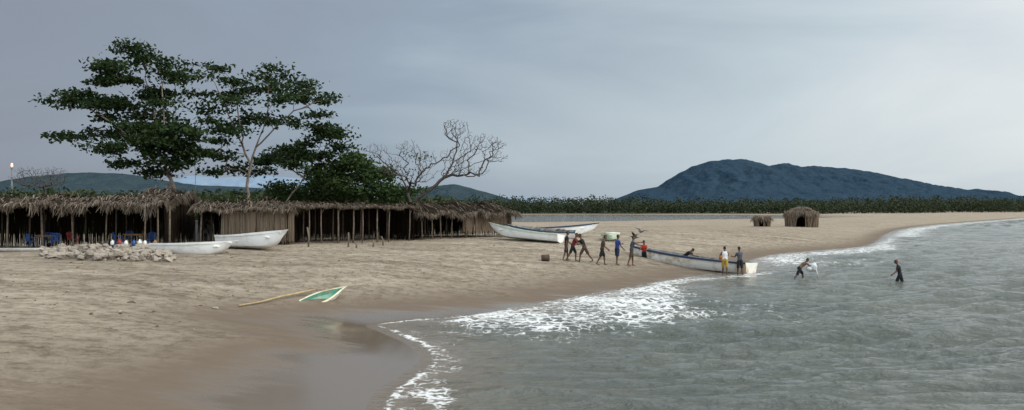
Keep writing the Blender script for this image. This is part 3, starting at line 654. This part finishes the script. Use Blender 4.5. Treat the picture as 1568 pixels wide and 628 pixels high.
# ------------------------------------------------------------ boats
def hullmat(name,base,stain,amt=.5):
    return mat(name,base,stain,scale=1.6,rough=.45,lo=.48,hi=.48+.4*(1.2-amt),detail=9)
white=hullmat('worn_white_hull',(.80,.78,.71),(.50,.40,.25),.8); whiteC=hullmat('white_hull',(.83,.83,.80),(.6,.57,.52),.4)
trimB=mat('dark_blue_trim',(.03,.05,.10),(.05,.07,.12),rough=.5); inG=mat('grey_deck',(.30,.30,.28),(.16,.15,.13),scale=3,rough=.6)
turq=mat('turquoise_paint',(.06,.34,.26),(.30,.34,.24),scale=3.5,rough=.7,detail=8,lo=.42,hi=.7); greenH=hullmat('pale_green_hull',(.50,.62,.50),(.35,.4,.3),.5)
rustM=hullmat('bottom_paint',(.55,.42,.24),(.30,.20,.10),.8)
def boat(name,stern,bow,zs=None,zb=None,beam=.85,hs=.72,hb=1.2,mats=None,roll=0,flip=False,thw=4,gear=0,L=None,keelrise=.55):
    sx,sy=stern;bx,by=bow; Lb=math.hypot(bx-sx,by-sy); zs=hz(sx,sy) if zs is None else zs; zb=hz(bx,by) if zb is None else zb
    ns=22; root=empty(name,(sx,sy,zs)); 
    def prm(t):
        b=beam*(.80+.20*math.sin(min(t/.45,1)*math.pi/2)) if t<.45 else beam*max(0,(1-((t-.45)/.55)**2.3))
        b=max(b,.015)
        k=keelrise*max(0,(t-.72)/.28)**2.2
        s=hs+(hb-hs)*t**2.4+.0
        return b,k,s
    rake=.55
    def pt(t,yy,z,k,s): 
        f=(z-k)/(s-k); return Vector((Lb*t*(1-rake/Lb)+rake*max(0,f)*t**5,yy,z))
    V=[];F_=[];MI=[]
    for i in range(ns+1):
        t=i/ns; b,k,s=prm(t); h=s-k; fl=max(min(.24,s-.25),k+.05) if t<.8 else min(k+.22,s-.1)
        wv=min(.05,b*.6)
        half=[(0,k),(.42*b,k+.05*h),(.72*b,k+.14*h),(.86*b,k+.36*h),(.93*b,k+.66*h),(.965*b,k+.84*h),(1.03*b,k+.855*h),(1.05*b,s),(1.05*b-wv*1.6,s+.01),(max(.93*b-wv,.0),k+.66*h),(max(.7*b-wv,0),fl+.05),(0,fl)]
        ring=[pt(t,-y,z,k,s) for y,z in half]+[pt(t,y,z,k,s) for y,z in half[-2:0:-1]]
        V+=ring
    m_=len(half)*2-2
    seg=[3,3,0,0,0,0,1,1,2,2,2]; segs=seg+seg[::-1]
    for i in range(ns):
        for j in range(m_):
            j2=(j+1)%m_; F_.append((i*m_+j,i*m_+j2,(i+1)*m_+j2,(i+1)*m_+j)); MI.append(segs[j])
    tr=[7,6,5,4,3,2,1,0]+[m_-j for j in range(1,8)]
    F_.append(tuple(tr)); MI.append(0)
    off=len(V); b,k,s=prm(0)
    V+= [v+Vector((.05,0,0)) for v in [V[j] for j in tr]]
    F_.append(tuple(off+i for i in range(len(tr)-1,-1,-1))); MI.append(2)
    F_.append((7,m_-7,off+len(tr)-1,off)); MI.append(1)
    mb1=MB(); mb1.add(V,F_); mb1.m=MI
    hull=mb1.obj('hull',mats,smooth=False)
    hull.data.polygons.foreach_set('use_smooth',[True]*len(F_)); 
    try: hull.data.set_sharp_from_angle(angle=math.radians(35))
    except Exception: pass
    parts=[hull]
    if thw:
        m2=MB()
        for i in range(thw):
            t=.12+.66*i/max(1,thw-1); b,k,s=prm(t); m2.box((Lb*t,0,k+(s-k)*.68),(.26,1.8*b,.05))
        b,k,s=prm(.9); m2.box((Lb*.88,0,s-.08),(.5,b*1.5,.04))
        parts.append(m2.obj('thwarts',[mats[0]]))
    if gear:
        m3=MB(); R=random.Random(gear)
        for i in range(14):
            t=R.uniform(.15,.75); m3.blob((Lb*t,R.uniform(-.45,.45),.4+R.random()*.22),(R.uniform(.15,.4),R.uniform(.15,.3),R.uniform(.1,.25)),seed=i+gear,amp=.35)
        parts.append(m3.obj('net_heap',[mat('net',(.05,.06,.06),(.14,.11,.08),scale=8,rough=.9)]))
    ang=math.atan2(by-sy,bx-sx); pitch=math.atan2(zb-zs,Lb)
    M=Matrix.Translation((sx,sy,zs))@Matrix.Rotation(ang,4,'Z')@Matrix.Rotation(-pitch,4,'Y')@Matrix.Rotation(roll,4,'X')
    root.matrix_world=M
    for o in parts: o.parent=root
    return root,M,Lb
M0=[white,trimB,inG,rustM]
mainboat,MM,LB=boat('fishing_boat',(14.9,50.1),(8.2,56.6),-.12,.22,beam=.95,hs=.80,hb=1.26,mats=M0,roll=.05,gear=3,keelrise=.5)
Mw=[whiteC,whiteC,inG,whiteC]
pb=G(436,385); ps=G(318,384)
boat('fishing_boat',(ps.x-.3,ps.y+3.2),(pb.x+.2,pb.y-.3),None,pb.z+.12,beam=.85,hs=.7,hb=1.15,mats=Mw,roll=-.12)
pb=G(362,391); ps=G(232,388)
boat('fishing_boat',(ps.x,ps.y+.6),(pb.x,pb.y+.3),ps.z-.12,pb.z-.1,beam=.85,hs=.62,hb=.88,mats=Mw,roll=-.08)
pb=G(745,368); ps=G(858,372)
boat('fishing_boat',(ps.x,ps.y),(pb.x,pb.y+1.6),None,pb.z+.25,beam=.85,hs=.62,hb=1.1,mats=[whiteC,greenH,inG,greenH],roll=.1,gear=9)
pb=G(918,364); ps=G(790,363)
boat('fishing_boat',(ps.x,ps.y+1.5),(pb.x,pb.y),None,pb.z+.15,beam=.9,hs=.7,hb=1.15,mats=[whiteC,trimB,inG,whiteC],roll=-.06,gear=12)
pb=G(932,371); 
boat('rowing_boat',(pb.x+.9,pb.y+3.6),(pb.x-.2,pb.y),None,None,beam=.72,hs=.5,hb=.8,mats=[greenH,whiteC,inG,greenH],roll=.15,thw=3)
pb=G(830,373)
boat('fishing_boat',(pb.x+3.0,pb.y+6.4),(pb.x-3,pb.y+7.2),None,None,beam=.8,hs=.62,hb=1.1,mats=[whiteC,trimB,inG,whiteC],roll=-.1,gear=5)
# half-buried derelict canoe
pr=G(529,452); pl=G(462,461)
boat('buried_canoe',(pl.x,pl.y),(pr.x,pr.y),pl.z-.46,pr.z-.10,beam=.34,hs=.42,hb=.58,mats=[whiteC,hullmat('chipped_paint',(.60,.55,.40),(.4,.3,.16),.8),turq,greenH],roll=.45,thw=0,keelrise=.1)
s=MB(); a=G(330,473)
s.tube([G(366,470)+Vector((0,0,.05)),G(400,465)+Vector((0,0,.07)),G(430,459)+Vector((0,0,.12)),G(482,449)+Vector((0,0,.14))],[.03,.035,.045,.05],n=7); s.obj('driftwood_pole',[mat('yellow_wood',(.42,.33,.18),(.3,.22,.12),rough=.8)],smooth=True)
s=MB(); s.blob(a+Vector((0,0,.03)),(.1,.05,.05),seed=3); s.obj('beach_stone',[rockM],smooth=True)
def boatpt(t,y,z): return MM@Vector((LB*t,y,z))
orangeM=mat('orange_plastic',(.55,.17,.03),(.42,.12,.02),rough=.45)
s=MB(); p=boatpt(.2,.1,.34); s.tube([p+Vector((0,0,z)) for z in (0,.03,.3,.32,.34,.62,.64,.66,.82,.86)],[.24,.28,.28,.3,.28,.28,.3,.28,.28,.2],n=18); s.obj('orange_drum',[orangeM],smooth=True)
p=G(836,400); s=MB(); s.tube([p+Vector((-.28,0,.2)),p+Vector((-.26,0,.2)),p+Vector((.2,0,.22)),p+Vector((.22,0,.22))],[.15,.2,.2,.13],n=14); s.obj('rusty_bucket',[mat('rusty',(.05,.035,.03),(.10,.06,.04),rough=.8)],smooth=True)
# ------------------------------------------------------------ people
skinD=mat('brown_skin',(.13,.065,.038),(.11,.055,.03),rough=.5); hairM=mat('black_hair',(.012,.01,.009),rough=.6)
eyeM=mat('eye_dark',(.02,.015,.012),rough=.2)
def cloth(n,c): return mat(n,c,[v*.8 for v in c],scale=6,rough=.9,bump=.004)
blk=cloth('black_cloth',(.018,.018,.02)); navy=cloth('navy_cloth',(.02,.03,.07)); blueC=cloth('blue_shirt',(.03,.06,.20)); redC=cloth('red_shirt',(.45,.045,.03))
drkR=cloth('maroon_shirt',(.14,.02,.02))
whC=cloth('white_shirt',(.7,.7,.68)); yelC=cloth('mustard_shorts',(.42,.27,.05)); gryC=cloth('grey_shirt',(.07,.08,.10)); pinkC=cloth('salmon_shorts',(.30,.12,.10)); brnC=cloth('brown_shorts',(.08,.055,.04))
def person(name,loc,heading,shirt,shorts,lean=3,legs=((8,6),(-8,4)),arms=((5,8,10),(-5,8,15)),neck=0,bare=False,cap=None,zfoot=None,pelvis=None,sleeve=True,hgt=1.0,side=0,long=False):
    def rot(a): a=math.radians(a); return a
    Ld=rot(lean); sd=rot(side)
    tor=Vector((math.sin(sd),math.sin(Ld)*math.cos(sd),math.cos(Ld)*math.cos(sd))).normalized(); X_=Vector((1,0,0))
    fwd=Vector((0,math.cos(Ld),-math.sin(Ld)))
    P=Vector((0,0,0)); mb2=MB(); lab=[]
    def L_(a,b,l,n=6,off=Vector((0,0,0))):
        for i in range(n+1): lab.append((a.lerp(b,i/n)+off,l))
    fw=.012 if not bare else 0
    cen=[P-tor*.07,P,P+tor*.10,P+tor*.2,P+tor*.32,P+tor*.42,P+tor*.485,P+tor*.52]
    rad=[(.145,.105),(.165,.115),(.15,.105),(.135+fw,.098+fw),(.16+fw,.115+fw),(.18,.108),(.13,.08),(.065,.06)]
    mb2.tube(cen,rad,n=14,side=X_)
    L_(P-tor*.05,P+tor*.04,2,3); 
    for xx in (-.1,0,.1): L_(P+tor*.12+X_*xx,P+tor*.46+X_*xx,1,8)
    nk=P+tor*.50; hn=rot(lean+neck); hd=Vector((0,math.sin(hn),math.cos(hn))); hf=Vector((0,math.cos(hn),-math.sin(hn)))
    hb_=nk+hd*.09; hc=nk+hd*.205+hf*.015
    mb2.tube([nk-tor*.03,nk+hd*.05,hb_+hd*.03],[(.062,.06),(.053,.055),(.052,.055)],n=10,side=X_)
    L_(nk+hd*.03,hb_,0,3)
    mb2.tube([hc-hd*.118+hf*.03,hc-hd*.10+hf*.03,hc-hd*.06+hf*.02,hc-hd*.01+hf*.008,hc+hd*.04,hc+hd*.08-hf*.005,hc+hd*.11-hf*.01,hc+hd*.122-hf*.01],[(.02,.03),(.042,.05),(.060,.075),(.072,.09),(.077,.097),(.07,.088),(.045,.06),(.015,.02)],n=14,side=X_)
    mb2.tube([hc+hd*.02+hf*.092,hc-hd*.02+hf*.112,hc-hd*.028+hf*.095],[.010,.017,.014],n=6)
    for sx in(-1,1): mb2.tube([hc+X_*sx*.072-hd*.03,hc+X_*sx*.083,hc+X_*sx*.074+hd*.03],[.010,.018,.011],n=6)
    mb2.tube([hc-hd*.062+hf*.086,hc-hd*.062+hf*.1],[.02,.012],n=6,side=X_)
    for k in range(5): lab.append((hc-hd*(.11-.035*k)+hf*.07,0))
    lab.append((hc+hf*.1+hd*.03,0)); lab.append((hc+X_*.075+hf*.02-hd*.02,0)); lab.append((hc-X_*.075+hf*.02-hd*.02,0))
    hl=4 if cap is not None else 3
    for a in np.linspace(-.07,.07,4):
        lab.append((hc+hd*.12+X_*a+hf*.03,hl)); lab.append((hc+hd*.10-hf*.05+X_*a,hl)); lab.append((hc+hd*.04-hf*.1+X_*a,hl)); lab.append((hc-hd*.03-hf*.1+X_*a,hl)); lab.append((hc+hd*.095+hf*.09+X_*a,hl))
    if cap is not None:
        mb2.tube([hc+hd*.062+hf*.07,hc+hd*.056+hf*.17],[(.07,.009),(.05,.007)],n=8,side=X_); lab.append((hc+hd*.06+hf*.16,4))
    feet=[]
    for sx,(a,k) in zip((-1,1),legs):
        hip=P+X_*sx*.088-Vector((0,0,.03)); a1=rot(a); a2=rot(a-k)
        spl=.04*sx
        d1=Vector((spl,math.sin(a1),-math.cos(a1))).normalized(); d2=Vector((spl*.5,math.sin(a2),-math.cos(a2))).normalized()
        kn=hip+d1*.42; an=kn+d2*.42; fdir=Vector((.12*sx,math.cos(a2*.55),math.sin(a2*.55)*1.0)).normalized() if abs(a2)<1.2 else Vector((0,1,0))
        mb2.tube([hip+Vector((0,0,.03)),hip.lerp(kn,.25),hip.lerp(kn,.7),kn,kn.lerp(an,.25),kn.lerp(an,.7),an],[.088,.086,.064,.056,.056,.040,.036],n=10)
        L_(kn.lerp(an,.1),an,0,5)
        mb2.tube([hip+Vector((0,0,.02)),hip.lerp(kn,.5),hip.lerp(kn,.95 if not long else 1.0)]+([kn.lerp(an,.8)] if long else []),[.098,.094,.088]+([.06] if long else []),n=10)
        L_(hip,hip.lerp(kn,.93),2,6)
        if long: L_(kn,kn.lerp(an,.8),2,5)
        he=an-fdir*.045-Vector((0,0,.025))
        mb2.tube([he,an+fdir*.03-Vector((0,0,.035)),an+fdir*.10-Vector((0,0,.045)),an+fdir*.18-Vector((0,0,.055))],[(.03,.03),(.036,.035),(.043,.024),(.03,.014)],n=8,side=X_); L_(he,an+fdir*.18,0,4)
        for q in range(5):
            tp=an+fdir*(.165)+X_*(q-2)*.015-Vector((0,0,.055)); mb2.tube([tp,tp+fdir*(.04-.004*abs(q-1))],[.010,.008],n=5)
        feet.append(min(an.z-.07,(an+fdir*.18).z-.07))
    for sx,(a,ab,eb) in zip((-1,1),arms):
        sh=P+tor*.445+X_*sx*.165; a1=rot(a); a2=rot(a+eb); s_b=math.sin(rot(ab))*sx
        d1=Vector((s_b,math.sin(a1),-math.cos(a1))).normalized(); d2=Vector((s_b*.4,math.sin(a2),-math.cos(a2))).normalized()
        el=sh+d1*.29; wr_=el+d2*.25
        mb2.tube([P+tor*.44+X_*sx*.11,sh,sh.lerp(el,.3),sh.lerp(el,.8),el,el.lerp(wr_,.3),wr_],[.06,.056,.05,.041,.038,.038,.026],n=10)
        if not bare and sleeve:
            mb2.tube([sh-X_*sx*.03,sh.lerp(el,.35),sh.lerp(el,.68)],[.064,.06,.058],n=10); L_(sh,sh.lerp(el,.62),1,5)
        else: L_(sh,sh.lerp(el,.6),0,4); 
        L_(sh.lerp(el,.75),wr_,0,8)
        pal=d2; up=X_.cross(pal).normalized(); sd_=pal.cross(up).normalized()
        mb2.tube([wr_-pal*.01,wr_+pal*.03,wr_+pal*.085],[(.024,.017),(.036,.016),(.038,.014)],n=8,side=up)
        for q,(ln) in enumerate((.058,.07,.066,.05)):
            b0=wr_+pal*.08+up*(.027-.018*q); m1=b0+pal*ln*.5+sd_*.006; e1=m1+pal*ln*.45-sd_*.018*sx
            mb2.tube([b0-pal*.01,m1,e1],[.0095,.009,.0075],n=6)
        b0=wr_+pal*.025+up*.03; mb2.tube([b0,b0+pal*.03+up*.025,b0+pal*.06+up*.03],[.012,.011,.009],n=6)
        L_(wr_,wr_+pal*.17,0,4)
    me=bpy.data.meshes.new('body'); me.from_pydata(mb2.v,[],mb2.f); o=bpy.data.objects.new('tmp',me); scene.collection.objects.link(o)
    r=o.modifiers.new('r','REMESH'); r.mode='VOXEL'; r.voxel_size=.0105; sm_=o.modifiers.new('s','SMOOTH'); sm_.factor=.4; sm_.iterations=2
    dg=bpy.context.evaluated_depsgraph_get(); me2=bpy.data.meshes.new_from_object(o.evaluated_get(dg)); bpy.data.objects.remove(o)
    for mt in (skinD,skinD if bare else shirt,shorts,hairM,cap or hairM): me2.materials.append(mt)
    nf_=len(me2.polygons); cc=np.zeros(nf_*3,np.float32); me2.polygons.foreach_get('center',cc); cc=cc.reshape(-1,3)
    LP=np.array([tuple(p) for p,_ in lab]); LL=np.array([l for _,l in lab]); mi=np.zeros(nf_,np.int32)
    for i in range(0,nf_,4000):
        dd=((cc[i:i+4000,None,:]-LP[None])**2).sum(2); mi[i:i+4000]=LL[dd.argmin(1)]
    me2.polygons.foreach_set('material_index',mi); me2.polygons.foreach_set('use_smooth',np.ones(nf_,bool)); me2.name='body'
    body=bpy.data.objects.new('body',me2); scene.collection.objects.link(body)
    m3=MB()
    for sx in(-1,1): m3.blob(hc+X_*sx*.030+hd*.012+hf*.086,(.011,.008,.008),amp=0,nu=6,nv=4)
    m3.box(hc-hd*.058+hf*.098,(.04,.006,.006))
    ey=m3.obj('eyes_and_mouth',[eyeM],smooth=True)
    root=empty(name); low=min(feet)
    z=(zfoot if zfoot is not None else hz(loc[0],loc[1]))-low*hgt
    if pelvis is not None: z=pelvis
    root.location=(loc[0],loc[1],z); root.rotation_euler=(0,0,-math.radians(heading)); root.scale=(hgt,)*3
    body.parent=root; ey.parent=root
    return root
def gl(px,py,water=False):
    if water: return w0(px,py,0)
    p=G(px,py); return (p.x,p.y)
person('man',gl(867,399),80,blk,navy,lean=6,legs=((12,8),(-12,6)),arms=((25,8,30),(-15,8,20)),hgt=1.04)
person('man',gl(877,400),95,drkR,blk,lean=20,legs=((25,25),(-22,10)),arms=((50,8,25),(30,8,40)),neck=-10,hgt=1.04)
person('man',gl(895,402),-70,blk,brnC,lean=22,legs=((30,22),(-28,10)),arms=((55,6,20),(35,6,40)),neck=-5,hgt=1.08)
person('man',gl(922,406),85,brnC,blk,bare=False,lean=10,legs=((20,16),(-18,10)),arms=((20,10,30),(5,12,40)),neck=8,hgt=1.08)
person('man',gl(945,406),60,blueC,navy,lean=4,legs=((8,5),(-8,4)),arms=((50,10,40),(15,10,30)),hgt=1.08)
person('man',gl(967,407),85,gryC,brnC,lean=10,legs=((12,10),(-14,6)),arms=((80,12,15),(60,10,20)),neck=-8,hgt=1.08)
p=boatpt(.80,.95,0); person('man',(p.x+.2,p.y+.5),200,redC,blk,lean=12,arms=((40,8,40),(40,8,40)),neck=5,zfoot=.05,hgt=1.05)
p=boatpt(.52,.0,.9); person('man',(p.x,p.y),120,blk,navy,lean=55,legs=((70,90),(60,85)),arms=((45,6,30),(50,6,30)),neck=-5,pelvis=p.z-.05)
person('man',gl(1110,421,True),10,whC,yelC,lean=10,legs=((10,8),(-8,4)),arms=((55,8,45),(50,8,50)),neck=5,sleeve=False,hgt=1.04)
person('man',gl(1133,421,True),-20,gryC,blk,lean=5,legs=((6,4),(-6,3)),arms=((35,10,60),(30,10,60)),cap=blk,hgt=1.05)
x_,y_=w0(1224,424); person('man',(x_,y_),80,skinD,blk,bare=True,lean=50,legs=((40,34),(-30,12)),arms=((75,8,10),(60,10,20)),neck=-12)
x2,y2=w0(1240,424); s=MB()
for i in range(7): s.blob((x2+random.uniform(-.2,.2)+.1,y2+random.uniform(-.1,.1),.55+random.uniform(-.15,.15)),(.2,.16,.15),seed=i,amp=.35)
s.tube([(x2+.3,y2,.5),(x2+.45,y2,.2),(x2+.5,y2,-.1)],[.05,.03,.02],n=6)
s.obj('white_net_bundle',[cloth('net_white',(.7,.7,.68))],smooth=True)
person('man',w0(1378,431),-60,blk,blk,lean=12,legs=((22,16),(-16,10)),arms=((15,8,30),(-12,8,20)),neck=8,cap=drkR)
# ------------------------------------------------------------ seabirds near the bow
birdM=mat('bird_dark',(.05,.045,.04),(.09,.08,.07),rough=.8)
def bird(p,heading,flap,span=1.0):
    s=MB(); s.tube([(0,-.28,.02),(0,-.2,.01),(0,-.05,0),(0,.1,.01),(0,.2,.05),(0,.26,.08),(0,.30,.08),(0,.42,.05)],[.02,.04,.075,.065,.035,.04,.025,.008],n=8)
    for sx in(-1,1):
        a=Vector((sx*.05,.08,.03)); b=Vector((sx*.3*span,.14,.03+.3*flap)); c=Vector((sx*.75*span,-.02,.03+.35*flap)); d=Vector((sx*.3*span,-.08,.03+.26*flap)); e=Vector((sx*.05,-.12,.02))
        s.add([a,b,c,d,e,a+Vector((0,0,-.02)),b+Vector((0,0,-.015)),c+Vector((0,0,-.01)),d+Vector((0,0,-.015)),e+Vector((0,0,-.02))],[(0,1,3,4),(1,2,3),(5,9,8,6),(6,8,7),(0,5,6,1),(1,6,7,2),(2,7,8,3),(3,8,9,4)])
    s.add([(-.03,-.25,.02),(.03,-.25,.02),(.07,-.42,.02),(-.07,-.42,.02),(0,-.25,.035)],[(0,1,2,3),(0,4,1)])
    o=s.obj('seabird',[birdM],smooth=False); o.location=p; o.rotation_euler=(0,math.radians(10),-math.radians(heading)); return o
bird(at(972,364,57),-60,.9); bird(at(982,355,60),50,.5)
# ------------------------------------------------------------ gas flare stack far left
s=MB(); p=at(18,300,600); zt=at(0,256,600).z
s.tube([(p.x,p.y,0),(p.x,p.y,zt)],[.7,.45],n=8)
for k in range(5): s.box((p.x,p.y,zt*.2*(k+1)-1),(2,2,.3))
e_=empty('flare_stack',(p.x,p.y,0)); o=s.obj('stack',[mat('steel',(.25,.25,.25),rough=.6)]); o.parent=e_; o.matrix_parent_inverse=Matrix.Translation((-p.x,-p.y,0))
s=MB(); s.blob((p.x,p.y,zt+1.3),(.8,.8,1.6),amp=.2); fm_,nt,b=newmat('gas_flame'); b.inputs['Emission Color'].default_value=(1,.25,.04,1); b.inputs['Emission Strength'].default_value=1.2; o=s.obj('flame',[fm_]); o.parent=e_; o.matrix_parent_inverse=Matrix.Translation((-p.x,-p.y,0))
# ------------------------------------------------------------ world & sun
AZ=math.radians(98); EL=math.radians(36)
S=Vector((math.sin(AZ)*math.cos(EL),math.cos(AZ)*math.cos(EL),math.sin(EL)))
w=bpy.data.worlds.new('World'); scene.world=w; w.use_nodes=True; nt=w.node_tree; nt.nodes.clear(); L=nt.links.new
out=N(nt,'ShaderNodeOutputWorld'); sky=N(nt,'ShaderNodeTexSky',sky_type='NISHITA'); sky.sun_disc=False; sky.sun_elevation=EL; sky.sun_rotation=AZ
sky.dust_density=3
b1_=N(nt,'ShaderNodeBackground',i_Strength=.09); L(sky.outputs[0],b1_.inputs[0])
tc=N(nt,'ShaderNodeTexCoord'); vn=N(nt,'ShaderNodeVectorMath',operation='NORMALIZE'); L(tc.outputs['Generated'],vn.inputs[0])
dp=N(nt,'ShaderNodeVectorMath',operation='DOT_PRODUCT'); dp.inputs[1].default_value=tuple(S); L(vn.outputs[0],dp.inputs[0])
mp=N(nt,'ShaderNodeMapping'); mp.inputs['Scale'].default_value=(1,1,4.2); mp.inputs['Rotation'].default_value=(math.radians(4),math.radians(-6),0); L(vn.outputs[0],mp.inputs[0])
nz=N(nt,'ShaderNodeTexNoise',i_Scale=1.7,i_Detail=8,i_Roughness=.52,i_Distortion=.7); L(mp.outputs[0],nz.inputs['Vector'])
ma=N(nt,'ShaderNodeMath',operation='MULTIPLY_ADD'); L(nz.outputs['Fac'],ma.inputs[0]); ma.inputs[1].default_value=.65; 
m0=N(nt,'ShaderNodeMath',operation='SUBTRACT'); L(dp.outputs['Value'],m0.inputs[0]); m0.inputs[1].default_value=-.07
sx=N(nt,'ShaderNodeSeparateXYZ'); L(vn.outputs[0],sx.inputs[0])
hzn=N(nt,'ShaderNodeMapRange',interpolation_type='SMOOTHSTEP'); hzn.inputs['From Min'].default_value=.24; hzn.inputs['From Max'].default_value=.0; hzn.inputs['To Min'].default_value=-.04; hzn.inputs['To Max'].default_value=.13; L(sx.outputs['Z'],hzn.inputs['Value'])
m1=N(nt,'ShaderNodeMath',operation='ADD'); L(m0.outputs[0],m1.inputs[0]); L(hzn.outputs[0],m1.inputs[1]); L(m1.outputs[0],ma.inputs[2])
cr=N(nt,'ShaderNodeValToRGB'); e=cr.color_ramp.elements; e[0].position=.0; e[0].color=(.275,.31,.375,1); e[1].position=1.0; e[1].color=(.86,.90,.91,1)
k_=e.new(.33); k_.color=(.335,.41,.495,1); k_=e.new(.70); k_.color=(.59,.68,.735,1)
L(ma.outputs[0],cr.inputs[0])
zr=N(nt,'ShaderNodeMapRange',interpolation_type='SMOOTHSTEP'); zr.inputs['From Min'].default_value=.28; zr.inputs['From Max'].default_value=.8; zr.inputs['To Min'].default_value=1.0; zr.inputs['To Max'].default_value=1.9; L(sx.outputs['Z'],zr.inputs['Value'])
yr=N(nt,'ShaderNodeMapRange',interpolation_type='SMOOTHSTEP'); yr.inputs['From Min'].default_value=.3; yr.inputs['From Max'].default_value=-.6; yr.inputs['To Min'].default_value=1.0; yr.inputs['To Max'].default_value=1.9; L(sx.outputs['Y'],yr.inputs['Value'])  # added fill: sky behind the camera brightened to light the boat sides
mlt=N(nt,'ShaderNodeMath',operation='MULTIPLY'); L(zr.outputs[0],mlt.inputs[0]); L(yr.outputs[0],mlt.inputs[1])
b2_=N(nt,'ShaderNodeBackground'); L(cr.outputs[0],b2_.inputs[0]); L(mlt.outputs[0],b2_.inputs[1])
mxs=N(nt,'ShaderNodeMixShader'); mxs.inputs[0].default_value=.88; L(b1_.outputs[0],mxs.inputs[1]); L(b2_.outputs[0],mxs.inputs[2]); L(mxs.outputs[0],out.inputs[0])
sl=bpy.data.lights.new('sun','SUN'); sl.energy=1.4; sl.angle=math.radians(11); sl.color=(1,.95,.87); so=bpy.data.objects.new('sun',sl); scene.collection.objects.link(so); so.rotation_euler=S.to_track_quat('Z','Y').to_euler()
# ------------------------------------------------------------ camera
cd=bpy.data.cameras.new('camera'); cam=bpy.data.objects.new('camera',cd); scene.collection.objects.link(cam); cam.location=(0,0,H)
cd.sensor_width=36; cd.lens=36*F/1568; cam.rotation_euler=(math.radians(90)+math.atan(2/F),0,0); cd.clip_end=30000; cd.clip_start=.1
scene.camera=cam
scene.view_settings.view_transform='Standard'; scene.view_settings.look='None'; scene.view_settings.exposure=0
